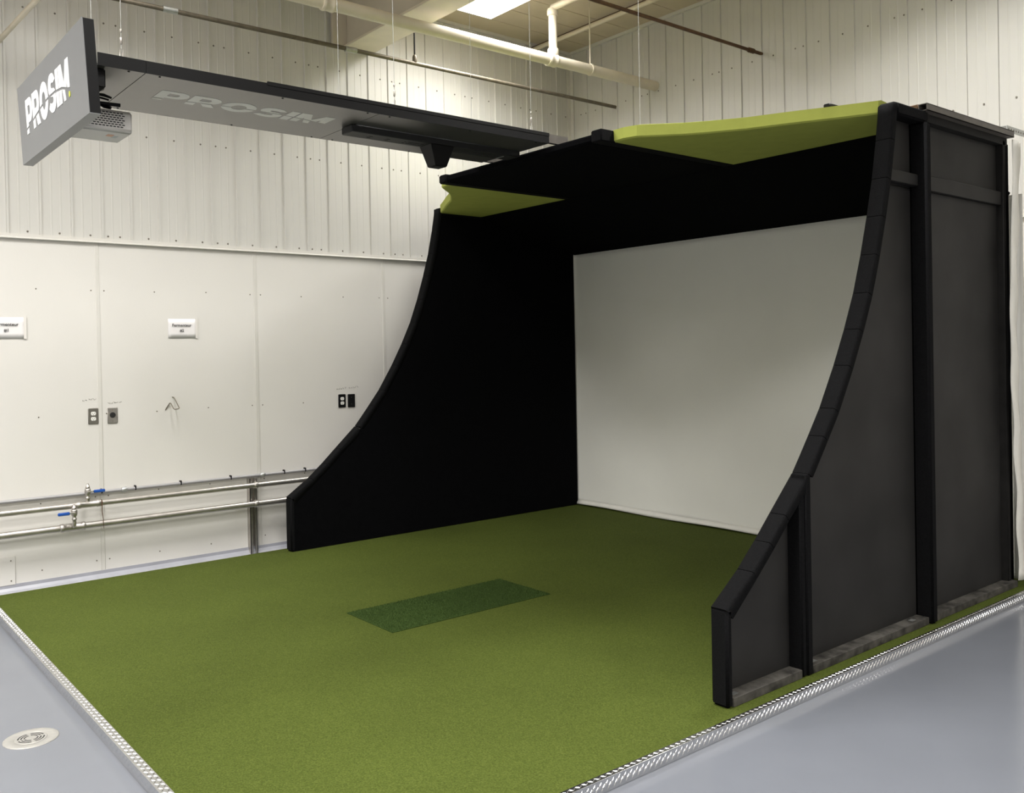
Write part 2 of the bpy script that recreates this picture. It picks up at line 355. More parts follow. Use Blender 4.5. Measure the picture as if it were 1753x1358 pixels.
# ------------------------------------------------------------------ left wall fittings
def paper(yc, zc, num, label):
    t = thing('paper_notice', label, 'notice', (XW, yc, zc), 'paper notices on the left wall')
    b = MB(); w_, h_ = .112, .0745; n = 8; v = []; 
    for j in range(5):
        for i in range(n+1):
            u = -w_+2*w_*i/n; q = -h_+2*h_*j/4
            v.append((XW+.004+.0012*math.sin(u*21+q*9)**2+.003*max(0, (u-.07)/.04)*(.3+.7*(q > 0)), yc+u, zc+q))
    f = [(j*(n+1)+i, j*(n+1)+i+1, (j+1)*(n+1)+i+1, (j+1)*(n+1)+i) for j in range(4) for i in range(n)]
    b.add(v, f, True); s = b.build('sheet', m_paper, t)
    md = s.modifiers.new('thick', 'SOLIDIFY'); md.thickness = .0008
    b = MB().box(XW+.002, XW+.0095, yc+.1, yc+.116, zc-h_-.002, zc+h_+.006); b.build('tape', mat_tape, t)
    for body, dz, sz in (('Fermenteur', .024, .031), (num, -.017, .030)):
        me = text_mesh('lettering', body, sz, m_ink, .0006)
        o = link_copy('lettering', me, t, (.0098, -.008, dz)); o.rotation_euler = (PI/2, 0, PI/2)
    return t
mat_tape = mat('clear_tape', srgb(222, 218, 212), 0.3, var=0.01)
paper(-1.886, 1.793, '#1', 'white paper notice lettered Fermenteur #1, left of the board joint')
paper(-.674, 1.791, '#2', 'white paper notice lettered Fermenteur #2, above the wire hook')

def cover(y, z, kind, label):
    t = thing('wall_outlet', label, 'outlet', (XW, y, z), 'wall plates on the left wall')
    pm = {'duplex': m_plate, 'round': m_steel, 'dark': m_black, 'blank': m_blackp}[kind]
    MB().box(XW, XW+.007, y-.036, y+.036, z-.058, z+.058).build('cover_plate', pm, t, bevel=.003)
    if kind in ('duplex', 'dark'):
        for s in (-1, 1):
            c = z+s*.0195
            poly = [(y+.0175*math.cos(a)*1.0, c+max(-.0135, min(.0135, .0175*math.sin(a)))) for a in [2*PI*k/24 for k in range(24)]]
            r = MB().prism(poly, 'x', XW+.006, XW+.0095).build('socket', m_ivory, t)
            h = MB().box(XW+.009, XW+.0098, y-.0075, y-.0055, c-.002, c+.006).box(XW+.009, XW+.0098, y+.0055, y+.0075, c-.002, c+.006)
            h.lathe([(.0025, 0), (.0025, .0008)], (XW+.009, y, c-.0075), 'x', 8); h.build('slots', m_dark, r)
        MB().lathe([(.0028, 0), (.0028, .001)], (XW+.007, y, z), 'x', 8).build('screw', m_screw, t)
    elif kind == 'round':
        MB().lathe([(.0205, 0), (.0205, .004), (.018, .006)], (XW+.006, y, z+.004), 'x', 24).build('socket', m_dark, t)
        for s in (-1, 1): MB().lathe([(.0028, 0), (.0028, .001)], (XW+.007, y, z+s*.041), 'x', 8).build('screw', m_screw, t)
    else:
        for s in (-1, 1): MB().lathe([(.003, 0), (.003, .001)], (XW+.007, y, z+s*.03), 'x', 8).build('screw', m_plate, t)
    return t
cover(-1.341, 1.145, 'duplex', 'grey duplex outlet left of the board joint by the pipes')
cover(-1.207, 1.142, 'round', 'steel plate with round black socket beside grey duplex outlet')
cover(.705, 1.157, 'dark', 'black duplex outlet with white sockets near the curved panel')
cover(.797, 1.155, 'blank', 'blank black wall plate nearest the curved black panel')
# pencilled notes above the plates
def scribble(y, z, w_, seed):
    rnd = random.Random(seed); b = MB(); 
    for k in range(5):
        u = y-w_/2+w_*k/5; pts = [(XW+.0006, u+rnd.uniform(0, .012)+.004*i, z+rnd.uniform(-.008, .008)+.002*k) for i in range(4)]
        b.tube(pts, .0011, 4)
    t = b.build('pencil_note', m_pencil, wl)
for i, (y, z) in enumerate([(-1.37, 1.262), (-1.19, 1.235), (.70, 1.262), (.82, 1.268)]): scribble(y, z, .10, i)

hk = thing('wire_hook', 'bent steel wire hook sticking out of the left wall', 'hook', (XW, -.78, 1.19))
MB().tube([(XW, -.819, 1.160), (XW+.005, -.807, 1.184), (XW+.012, -.787, 1.215), (XW+.030, -.786, 1.211), (XW+.095, -.789, 1.175), (XW+.10, -.782, 1.168), (XW+.10, -.751, 1.171), (XW+.095, -.745, 1.177), (XW+.015, -.753, 1.249), (XW+.008, -.757, 1.257), (XW, -.766, 1.259)], .0035, 8).build('wire', m_iron, hk)
ap = thing('access_plate', 'small white access plate low on the left wall', 'plate', (XW, -2.04, .1))
MB().box(XW, XW+.008, -2.21, -1.872, .0, .20).build('plate', m_frp, ap, bevel=.002)
for yy in (-1.90, -2.18):
    for zz in (.03, .17): MB().lathe([(.005, 0), (.005, .002)], (XW+.008, yy, zz), 'x', 8).build('screw', m_screw, ap)

# stainless pipes along the wall
XP = -4.57
pu = thing('steel_pipe', 'upper stainless pipe along the left wall', 'pipe', (XP, -1, .518), 'stainless pipes on the left wall')
MB().tube([(XP, YN+.02, .518), (XP, YB-.09, .518)], .021, 16).build('pipe', m_steel, pu)
MB().lathe([(.021, -.085), (.026, -.08), (.027, -.055), (.024, -.05), (.024, .05), (.027, .055), (.026, .08), (.021, .085)], (XP, -1.41, .518), 'y', 16).build('tee_fitting', m_steel, pu)
pl_ = thing('steel_pipe', 'lower stainless pipe along the left wall', 'pipe', (XP, -1, .367), 'stainless pipes on the left wall')
MB().tube([(XP, YN+.02, .367), (XP, YB-.09, .367)], .0245, 16).build('pipe', m_steel, pl_)
MB().lathe([(.0245, -.085), (.031, -.08), (.031, -.06), (.028, -.055), (.028, .055), (.031, .06), (.031, .08), (.0245, .085)], (XP, -1.52, .367), 'y', 16).build('tee_fitting', m_steel, pl_)
m_cond = mat('grey_conduit_paint', srgb(158, 157, 158), 0.45, 0.3, var=0.06)
cn = thing('wall_conduit', 'thin grey conduit clipped to the left wall above the steel pipes', 'conduit', (XW, -1, .585))
MB().tube([(XW+.02, YN+.02, .585), (XW+.02, YB-.03, .585)], .0125, 12).build('conduit', m_cond, cn)
for y in (-1.30, -1.06, -.72, -.32, .14, .33, -2.2, .6, 1.0):
    MB().box(XW, XW+.034, y-.005, y+.005, .574, .608).build('clip', m_black, cn, bevel=.002)
for y in (-1.14, -.05): MB().lathe([(.015, -.02), (.019, -.015), (.019, .015), (.015, .02)], (XW+.02, y, .585), 'y', 12).build('coupling', m_galv, cn)
def strut(y, label):
    t = thing('strut_post', label, 'post', (XW, y, ZF), 'steel strut posts behind the wall pipes')
    b = MB().box(XW, XW+.004, y-.03, y+.03, ZF, .565).box(XW, XW+.055, y-.03, y-.024, ZF, .565).box(XW, XW+.055, y+.024, y+.03, ZF, .565)
    b.box(XW+.051, XW+.055, y-.03, y-.011, ZF, .565).box(XW+.051, XW+.055, y+.011, y+.03, ZF, .565)
    b.build('channel', m_steel, t)
    for z, r, pp in ((.518, .021, pu), (.367, .0245, pl_)):
        MB().lathe([(r+.004, -.016), (r+.006, -.012), (r+.006, .012), (r+.004, .016)], (XP, y, z), 'y', 16).build('pipe_clamp', m_steel, pp)
        MB().box(XW+.05, XP-r-.007, y-.014, y+.014, z-.004, z+.004).build('clamp_bracket', m_steel, t)
    return t
strut(-.147, 'steel strut post beside the front of the left curved panel')
strut(-2.75, 'steel strut post left of the white access plate')
strut(2.45, 'steel strut post hidden behind the left curved panel')
def valve(y, z0, dirn, label, XP=XP):
    t = thing('ball_valve', label, 'valve', (XP, y, z0), 'blue handled ball valves')
    z = z0
    MB().lathe([(.013, 0), (.013, .018), (.017, .02), (.017, .030), (.013, .032), (.013, .045), (.018, .05), (.021, .06), (.021, .085), (.018, .093), (.013, .095)], (XP, y, z), 'z', 14).build('body', m_steel, t)
    MB().lathe([(.012, .095), (.015, .097), (.015, .108), (.011, .11), (.011, .120), (.008, .122), (.008, .13)], (XP, y, z), 'z', 12).build('outlet_nipple', m_steel, t)
    st = MB().box(XP+.018, XP+.030, y-.006 if dirn > 0 else y-.035, y+.035 if dirn > 0 else y+.006, z+.068, z+.078).build('lever', m_steel, t, bevel=.002)
    a, c = (y+.033, y+.112) if dirn > 0 else (y-.112, y-.033)
    MB().box(XP+.016, XP+.030, a, c, z+.061, z+.083).build('handle_sleeve', m_blue, st, bevel=.004, seg=2)
    MB().lathe([(.006, 0), (.006, .005)], (XP+.030, y, z+.073), 'x', 6).build('nut', m_steel, t)
    return t
valve(-1.415, .537, 1, 'ball valve with blue handle on the upper steel pipe')
vl = valve(-1.52, .405, -1, 'ball valve with blue handle on the lower steel pipe', XP+.05)
MB().tube([(XP+.022, -1.52, .375), (XP+.04, -1.52, .382), (XP+.05, -1.52, .395), (XP+.05, -1.52, .41)], .014, 12).build('elbow', m_steel, vl)
tie = thing('cable_tie', 'brown cable tie hanging from the upper steel pipe', 'tie', (XP, -1.325, .54))
MB().lathe([(.0225, -.003), (.0245, -.003), (.0245, .003), (.0225, .003)], (XP, -1.325, .518), 'y', 14).build('loop', m_rust, tie)
MB().tube([(XP+.024, -1.325, .53), (XP+.028, -1.328, .46), (XP+.034, -1.322, .40), (XP+.034, -1.320, .335)], [.004, .003, .0025, .0015], 6).build('tail', m_rust, tie)
bpk = thing('steel_pipe', 'stainless pipe low along the back wall behind the enclosure', 'pipe', (-2, YB-.1, .45))
MB().tube([(XP, YB-.09, .518), (XR-.1, YB-.09, .518)], .021, 12).build('pipe', m_steel, bpk)
MB().tube([(XP, YB-.09, .367), (XR-.1, YB-.09, .367)], .0245, 12).build('pipe', m_steel, bpk)

# ------------------------------------------------------------------ turf platform, edging, drain
TX0, TX1, TY0, TY1 = -4.412, .0635, -2.07, 3.40
tp = thing('turf_platform', 'olive green artificial turf laid on the low platform', 'turf', (-2.2, .6, ZF))
MB().box(TX0+.004, TX1, TY0, TY1, ZF, -.006).build('platform_base', m_wood, tp)
MB().box(TX0, TX1, TY0, TY1, -.006, 0.0).build('turf_surface', m_turf, tp)
MB().box(TX0-.012, TX0, TY0-.03, TY1, ZF, -.0005).build('edge_strip', m_alu, tp, bevel=.002)

def lug(b, c, u, v, n, ang, L=.0100, Wd=.0030, h=.0020):
    """one lens-shaped tread lug: c centre, u/v in-plane axes, n normal"""
    c, u, v, n = Vector(c), Vector(u), Vector(v), Vector(n)
    d = u*math.cos(ang)+v*math.sin(ang); e = -u*math.sin(ang)+v*math.cos(ang)
    P = [c-d*L, c-e*Wd, c+d*L, c+e*Wd, c+n*h-d*L*.4, c+n*h+d*L*.4]
    b.add(P, [(0, 1, 4), (1, 5, 4), (1, 2, 5), (2, 3, 5), (3, 4, 5), (3, 0, 4)])
EW, ET = .030, .0035
er = thing('diamond_plate_edging', 'diamond plate aluminium edging along the right side of the turf', 'edging', (.095, .6, ZF), 'diamond plate edging')
b = MB().prism([(.064, 0), (.064, ET), (.0946, ET), (.0946, ZF), (.0906, ZF), (.0906, 0)], 'y', TY0-.045, TY1)
b.build('angle', m_alu, er, bevel=.0008, seg=1)
b = MB(); y = TY0-.03; k = 0
while y < TY1-.02:
    lug(b, (.0946, y, -.017 if k % 2 else -.028), (0, 1, 0), (0, 0, 1), (1, 0, 0), .95, .015, .0026)
    lug(b, (.079, y, ET), (0, 1, 0), (1, 0, 0), (0, 0, 1), .8 if k % 2 else -.8)
    y += .016; k += 1
tag(b.build('tread_lugs', m_alu, er), kind='stuff')
ef = thing('diamond_plate_edging', 'diamond plate aluminium edging along the front of the turf near the floor drain', 'edging', (-2.2, -2.11, ZF), 'diamond plate edging')
YE = -2.112
b = MB().prism([(TY0-.0005, 0), (TY0-.0005, ET), (YE, ET), (YE, ZF), (YE+.004, ZF), (YE+.004, 0)], 'x', TX0-.02, .0905)
b.build('angle', m_alu, ef, bevel=.0008, seg=1)
b = MB(); x = TX0; k = 0
while x < .085:
    lug(b, (x, YE, -.017 if k % 2 else -.028), (1, 0, 0), (0, 0, 1), (0, -1, 0), .95, .015, .0026)
    for r_ in range(2): lug(b, (x+.009*r_, TY0-.012-.018*r_, ET), (1, 0, 0), (0, 1, 0), (0, 0, 1), .8 if (k+r_) % 2 else -.8)
    x += .021; k += 1
tag(b.build('tread_lugs', m_alu, ef), kind='stuff')

hm = thing('hitting_mat', 'dark green hitting mat of longer turf set into the turf', 'mat', (-2.18, .09, 0))
hx0, hx1, hy0, hy1 = -2.438, -1.916, -.503, .676
MB().box(hx0, hx1, hy0, hy1, .0005, .004).build('backing', m_mat, hm)
rnd = random.Random(3); b = MB()
for i in range(26000):
    x, y = rnd.uniform(hx0, hx1), rnd.uniform(hy0, hy1); a = rnd.uniform(0, 2*PI); h = rnd.uniform(.007, .014)
    dx, dy = .0011*math.cos(a), .0011*math.sin(a); lx, ly = rnd.uniform(-.006, .006), rnd.uniform(-.006, .006)
    b.v += [(x-dx, y-dy, .003), (x+dx, y+dy, .003), (x+lx, y+ly, h)]; k = len(b.v); b.f.append((k-3, k-2, k-1)); b.sm.append(False)
tag(b.build('grass_pile', m_mat, hm), kind='stuff')

fd = thing('floor_drain', 'round steel floor drain in the grey floor', 'drain', (-1.862, -2.335, ZF))
dc = (-1.862, -2.335, ZF)
MB().lathe([(.108, 0), (.108, .002), (.104, .004), (.066, .004), (.064, .002)], dc, 'z', 40).build('rim', m_drain, fd)
g = MB().lathe([(.062, .001), (.062, .0035), (.060, .004)], dc, 'z', 40).build('grate', m_drain, fd)
b = MB()
for ring, r in enumerate((.026, .038, .050)):
    for q in range(4):
        a0 = q*PI/2+.15; a1 = (q+1)*PI/2-.15; nn = 8
        v = []; 
        for i in range(nn+1):
            a = a0+(a1-a0)*i/nn
            for rr in (r-.0028, r+.0028): v.append((dc[0]+rr*math.cos(a), dc[1]+rr*math.sin(a), ZF+.0043))
        b.add(v, [(2*i, 2*i+1, 2*i+3, 2*i+2) for i in range(nn)])
b.build('slots', m_dark, g)

# ------------------------------------------------------------------ golf enclosure
PROF = [(0, .43), (.197, .566), (.327, .677), (.447, .788), (.632, .954), (.698, 1.033), (.775, 1.128), (.877, 1.257), (1.011, 1.466), (1.114, 1.649), (1.207, 1.837), (1.285, 2.040), (1.352, 2.245), (1.412, 2.452), (1.458, 2.664), (1.482, 2.80), (1.488, 2.852), (1.510, 2.866), (1.535, 2.868)]
ZTOP = 2.857; YREAR = 2.944
def side_panel(xo, s, label, outer):
    """xo = outer face, s = +1 when the inside lies toward -X (right-hand panel)"""
    X = lambda d: xo - s*d                     # d = depth measured inward from the outer face
    bx = lambda b, d0, d1, *r: b.box(min(X(d0), X(d1)), max(X(d0), X(d1)), *r)
    t = thing('enclosure_side_panel', label, 'panel', (X(.045), 1.5, 0), 'curved side panels of the golf enclosure')
    inn = [(y+.02, z-.012) for y, z in PROF]
    poly = [(.02, .004)] + inn + [(3.12, 2.857), (3.12, .004)]
    lo_, hi_ = sorted((X(.082), X(.0885)))
    MB().prism(poly, 'x', lo_, hi_).build('inner_lining', m_velvet, t)
    # outer boards, split at posts and at 2.44 m
    lo_, hi_ = sorted((X(.074), X(.082)))
    def board(poly, nm='board'): return MB().prism(poly, 'x', lo_, hi_).build(nm, m_sheet, t)
    fr = [p for p in inn if p[0] < .60]
    board([(.03, .03)] + fr + [(.60, .90), (.60, .03)])
    mid = [p for p in inn if .62 < p[0] and p[1] < 2.44]
    board([(.612, .03), (.612, .94)] + mid + [(1.43, 2.438), (1.80, 2.438), (1.80, .03)])
    board([(1.44, 2.442), (1.49, 2.80), (1.80, 2.80), (1.80, 2.442)])
    board([(1.83, .03), (1.83, 2.438), (YREAR, 2.438), (YREAR, .03)])
    board([(1.83, 2.442), (1.83, 2.82), (YREAR, 2.82), (YREAR, 2.442)])
    # padded edge: one block between each pair of seams
    fo = .042
    nrm = []
    P2 = [Vector(p) for p in PROF]
    for i in range(len(P2)):
        d = (P2[min(i+1, len(P2)-1)]-P2[max(i-1, 0)]).normalized(); nrm.append(Vector((d.y, -d.x)))
    seams = [0, 1, 2, 3, 4, 6, 7, 8, 9, 10, 11, 12, 13, 14, 18]
    lo_, hi_ = sorted((X(-.002), X(.0905)))
    for a, c in zip(seams[:-1], seams[1:]):
        out = [P2[i] for i in range(a, c+1)]; ins = [P2[i]+nrm[i]*fo for i in range(a, c+1)]
        if a == 0: ins[0] = Vector((fo, P2[0].y-.045))
        if c == 4: out[-1] = Vector((.632, .957)); ins[-1] = Vector((.632, .89))
        if a == 4: out[0] = Vector((.634, .957)); ins[0] = Vector((.672, .935))
        if c == 18: ins[-3:] = [Vector((1.527, 2.815)), Vector((1.530, 2.82)), Vector((1.535, 2.826))]
        # shrink a hair for the seam
        d0 = (out[1]-out[0])*0+(out[1]-out[0]).normalized()*.003; d1 = (out[-2]-out[-1]).normalized()*.003
        out[0] += d0; ins[0] += d0; out[-1] += d1; ins[-1] += d1
        rd = .011; b = MB(); v = []; sec = [(lo_, 1.0), (lo_, rd/fo), (lo_+rd*.3, rd*.3/fo), (lo_+rd, 0), (hi_-rd, 0), (hi_-rd*.3, rd*.3/fo), (hi_, rd/fo), (hi_, 1.0)]; ns = len(sec)
        for po, pi_ in zip(out, ins): v += [(xx, po.x+(pi_.x-po.x)*tt, po.y+(pi_.y-po.y)*tt) for xx, tt in sec]
        b.add(v, [(i*ns+k, i*ns+(k+1) % ns, (i+1)*ns+(k+1) % ns, (i+1)*ns+k) for i in range(len(out)-1) for k in range(ns)], True)
        b.add(v[:ns], [tuple(range(ns))]); b.add(v[-ns:], [tuple(range(ns))])
        b.build('edge_pad', m_foam, t)
    bx(MB(), -.002, .0905, 0, fo, .002, .432).build('front_pad', m_foam, t, bevel=.012, seg=3)
    if not outer: 
        bx(MB(), .0, .085, YREAR-.04, YREAR, 0, ZTOP).build('rear_post', m_wood, t)
        bx(MB(), .0, .09, 1.49, YREAR, 2.80, ZTOP).build('top_beam', m_foam, t); return t
    # sole plates with dusty tops
    for y0, y1 in ((.044, .565), (.655, 1.80), (1.868, YREAR+.03)):
        bx(MB(), .0, .074, y0, y1, .0, .040).build('sole_plate', m_dusty, t, bevel=.002, seg=1)
    for y in (.09, .71, 1.68): bx(MB(), .025, .05, y-.02, y+.02, .040, .0415).build('metal_tab', m_galv, t)
    # posts
    bx(MB(), .0, .080, .568, .607, .0, .905).build('post', m_foam, t, bevel=.008, seg=3)
    bx(MB(), -.004, .080, .609, .652, .0, .957).build('post', m_foam, t, bevel=.006, seg=2)
    bx(MB(), -.020, .080, 1.805, 1.866, .0, 2.80).build('post', m_foam, t, bevel=.012, seg=3)
    bx(MB(), .030, .080, YREAR-.03, YREAR+.01, .0, 2.85).build('rear_post', m_wood, t, bevel=.003)
    bx(MB(), -.006, .088, 1.525, 1.868, 2.80, 2.866).build('top_beam', m_foam, t, bevel=.010, seg=3)
    bx(MB(), .03, .074, 1.43, 1.82, 2.448, 2.512).build('batten', m_sheet, t, bevel=.003)
    bx(MB(), .045, .074, 1.85, YREAR-.03, 2.44, 2.525).build('batten', m_sheet, t, bevel=.002)
    # steel tube along the top
    b = MB(); d0, d1, z0, z1, w_ = -.012, .038, 2.868, 2.908, .004
    for q in ((d0, d1, z0, z0+w_), (d0, d1, z1-w_, z1), (d0, d0+w_, z0, z1), (d1-w_, d1, z0, z1)):
        bx(b, q[0], q[1], 1.84, YREAR+.04, q[2], q[3])
    b.build('top_tube', m_tube, t)
    bx(MB(), .03, .08, 1.87, YREAR+.035, 2.822, 2.866).build('top_plate', m_wood, t)
    return t
side_panel(0.0, 1, 'curved black side panel on the right with posts and boards outside', True)
side_panel(-4.337, -1, 'curved black side panel standing along the left wall', False)

# impact screen
SX0, SX1, SYY, SZ = -4.335, -.004, 3.135, 2.528
isc = thing('impact_screen', 'large white impact screen at the back of the enclosure', 'screen', (-2.17, SYY, 0))
b = MB(); nx, nz = 60, 40; v = []
for j in range(nz+1):
    for i in range(nx+1):
        u, q = i/nx, j/nz
        d = .004*math.sin(u*9+q*2)*math.sin(q*PI) + .010*math.sin(u*PI)*math.sin(q*PI) + .004*math.sin(u*23+q*11)*(1-q)
        v.append((SX0+(SX1-SX0)*u, SYY+d, .012+(SZ-.012)*q))
b.add(v, [(j*(nx+1)+i, j*(nx+1)+i+1, (j+1)*(nx+1)+i+1, (j+1)*(nx+1)+i) for j in range(nz) for i in range(nx)], True)
o = b.build('screen_cloth', m_screen, isc); md = o.modifiers.new('thick', 'SOLIDIFY'); md.thickness = .002
b = MB(); v = []
for i in range(nx+1):
    u = i/nx; x = -4.243+4.150*u; d = .006*math.sin(u*15)
    v += [(x, SYY-.006+d*.3, .055), (x, SYY-.03+d, .030), (x, SYY-.034+d, .012+.004*math.sin(u*19)), (x, SYY+.0, .010)]
b.add(v, [(4*i+k, 4*i+4+k, 4*i+5+k, 4*i+1+k) for i in range(nx) for k in range(3)], True)
o = b.build('bottom_hem', m_cloth, isc); md = o.modifiers.new('thick', 'SOLIDIFY'); md.thickness = .002
# rear skirt of white cloth showing behind the right panel
rs = thing('rear_cloth', 'white cloth hanging behind the rear edge of the right black panel', 'cloth', (0, 3.0, .05))
b = MB(); v = []; nz = 60
for j in range(nz+1):
    q = j/nz; z = .045+2.81*q
    e = 2.945+.02*math.sin(q*7.5+.5)-.035*math.sin(q*PI)+.006*math.sin(q*41)
    for i in range(9):
        u = i/8; v.append((.004+.020*math.sin(u*PI*1.6+.3)+.004*math.sin(q*37+u*3), e+.165*u, z))
b.add(v, [(j*9+i, j*9+i+1, j*9+i+10, j*9+i+9) for j in range(nz) for i in range(8)], True)
o = b.build('cloth', m_cloth, rs); md = o.modifiers.new('thick', 'SOLIDIFY'); md.thickness = .002

# roof canopy: black tongue, green side fabrics, black slope to the screen
RZ = 2.812; TXL, TXR, TYF, RYB = -3.08, -1.39, .68, 1.955
rc = thing('roof_canopy', 'black and green fabric roof of the golf enclosure', 'canopy', (-2.235, 1.9, RZ))
MB().box(TXL+.08, TXR-.08, TYF+.008, RYB, RZ+.001, RZ+.055).build('centre_strip', m_velvet, rc, bevel=.015, seg=3)
MB().box(TXR-.085, TXR+.004, TYF, RYB, RZ, RZ+.072).build('side_rail', m_foam, rc, bevel=.006)
MB().box(TXL-.004, TXL+.085, TYF, RYB, RZ, RZ+.062).build('side_rail', m_foam, rc, bevel=.008, seg=3)
FE = [(0, .79), (.08, .785), (.16, .81), (.20, .85), (.25, .905), (.33, .99), (.44, 1.08), (.62, 1.20), (.83, 1.30), (1.0, 1.39), (1.22, 1.50)]
for s, x0, xe in ((1, TXR, -.0885), (-1, TXL, -4.2485)):
    b = MB(); v = []; L = abs(xe-x0)
    for d, yf in FE:
        x = x0+s*d*L/1.22
        v += [(x, RYB, RZ+.004), (x, yf+.012, RZ+.004), (x, yf, RZ+.012), (x, yf-.002, RZ+.075), (x, yf+.03, RZ+.082), (x, RYB, RZ+.05)]
    b.add(v, [(6*i+k, 6*i+6+k, 6*i+6+(k+1) % 6, 6*i+(k+1) % 6) for i in range(len(FE)-1) for k in range(6)]+[tuple(range(6)), tuple(range(len(v)-6, len(v)))])
    b.build('green_fabric', m_green, rc)
MB().prism([(RYB, RZ+.0), (SYY-.0, SZ-.004), (SYY+.03, SZ+.02), (RYB, RZ+.05)], 'x', -4.2485, -.0885).build('rear_slope', m_velvet, rc)
MB().box(-.5, -.042, 1.842, 1.882, 2.872, 2.912).build('cross_tube', m_rust, rc, bevel=.003)
MB().box(-.372, -.33, 1.42, 1.56, RZ+.078, RZ+.105).build('clip', m_black, rc, bevel=.004)
ab = thing('angle_bracket', 'perforated galvanised angle tying the enclosure top to the back wall', 'bracket', (-.05, 3.2, 2.96))
MB().prism([(-.07, 2.955), (-.03, 2.955), (-.03, 2.915), (-.034, 2.915), (-.034, 2.951), (-.07, 2.951)], 'y', 2.98, YB).build('angle', m_galv, ab)
b = MB()
for k in range(14): b.lathe([(.007, 0), (.007, .0006)], (-.03, 3.01+.037*k, 2.935), 'x', 8)
b.build('slots', m_iron, ab)

# ------------------------------------------------------------------ hanging boom
BX0, BX1, BZ0, BZ1 = -2.602, -1.89, 2.892, 2.950
bm_ = thing('hanging_boom', 'long hanging boom with grey underside lettered PROSIM', 'boom', (-2.246, -.6, BZ0))
for y0, y1 in ((-2.0, -1.792), (-1.788, -.539), (-.535, .715)):
    MB().box(BX0+.004, BX1-.004, y0, y1, BZ0, BZ0+.006).build('bottom_panel', m_under, bm_)
MB().box(BX0+.004, BX1-.004, -2.0, .715, BZ0+.0065, BZ0+.009).build('seam_light_block', m_black, bm_)  # unseen black backing added to stop light leaking through the panel seams
for xa, xb in ((BX0+.004, BX0+.007), (BX1-.007, BX1-.004)): MB().box(xa, xb, -1.85, -1.72, BZ0+.01, BZ1-.002).build('rail_light_block', m_black, bm_)  # added backing that keeps light out of the side rail joints
for xa, xb in ((BX0, BX0+.004), (BX1-.004, BX1)):
    for y0, y1 in ((-2.0, -1.7885), (-1.787, .715)):
        MB().box(xa, xb, y0, y1, BZ0, BZ1).build('side_rail', m_black, bm_)
    MB().box(xa-.003, xb+.003, -1.19, .715, BZ1-.012, BZ1+.008).build('cap_rail', m_black, bm_)
MB().box(BX1-.03, BX1-.001, .715, .88, BZ0+.006, BZ1+.004).build('end_bracket', m_tube, bm_)
MB().box(BX0+.001, BX0+.03, .715, .88, BZ0+.006, BZ1+.004).build('end_bracket', m_tube, bm_)
for y in (-1.9, -1.2, -.3, .6): MB().box(BX0+.008, BX1-.008, y-.02, y+.02, BZ0+.009, BZ1-.004).build('cross_bar', m_black, bm_)
b = MB()
for y in (-1.86, -1.72, -1.1, -.60, -.46, .1, .62):
    for x in (BX0+.02, BX1-.02): b.lathe([(.006, 0), (.005, -.003)], (x, y, BZ0), 'z', 8)
tag(b.build('rivets', m_dark, bm_), kind='stuff')

# logo letters --------------------------------------------------------
def arc(cx, cy, rx, ry, a0, a1, n=14): return [(cx+rx*math.cos(math.radians(a0+(a1-a0)*i/n)), cy+ry*math.sin(math.radians(a0+(a1-a0)*i/n))) for i in range(n+1)]
LET = {
 'P': (.92, [[(0, 0), (.30, 0), (.30, .30), (.58, .30)]+arc(.58, .65, .34, .35, -90, 90)+[(0, 1)], [(.30, .52), (.30, .79)]+arc(.54, .655, .10, .135, 90, -90, 8)]),
 'R': (.98, [[(0, 0), (.30, 0), (.30, .30), (.42, .30), (.62, 0), (.98, 0), (.74, .34)]+arc(.60, .66, .34, .34, -60, 90)+[(0, 1)], [(.30, .53), (.30, .79)]+arc(.54, .66, .10, .13, 90, -90, 8)]),
 'O': (1.10, [arc(.55, .5, .55, .52, 0, 360, 36)[:-1], arc(.55, .5, .24, .25, 360, 0, 28)[:-1]]),
 'S': (.92, [[(.90, .80)]+arc(.50, .74, .36, .28, 55, 90, 5)+arc(.42, .71, .38, .31, 90, 245, 14)+[(.50, .40)]+arc(.52, .31, .10, .08, 70, -90, 8)+arc(.42, .36, .30, .13, -90, -140, 5)+[(.02, .14)]+arc(.45, .28, .42, .30, -130, -90, 5)+arc(.54, .30, .38, .32, -90, 68, 14)+[(.46, .62)]+arc(.45, .70, .09, .07, 250, 90, 8)+arc(.52, .62, .24, .15, 90, 50, 4)]),
 'I': (.30, [[(0, 0), (.30, 0), (.30, 1), (0, 1)]]),
 'M': (1.20, [[(0, 0), (.27, 0), (.27, .55), (.50, .0), (.70, 0), (.93, .55), (.93, 0), (1.20, 0), (1.20, 1), (.85, 1), (.60, .42), (.35, 1), (0, 1)]]),
}
SW = [(0, .15), (.2, .28), (.4, .42), (.55, .47), (.7, .46), (.85, .38), (.95, .25), (1.0, .20)]
def sw(t):
    for (a, fa), (c, fc) in zip(SW[:-1], SW[1:]):
        if t <= c: return fa+(fc-fa)*(t-a)/(c-a)
    return SW[-1][1]
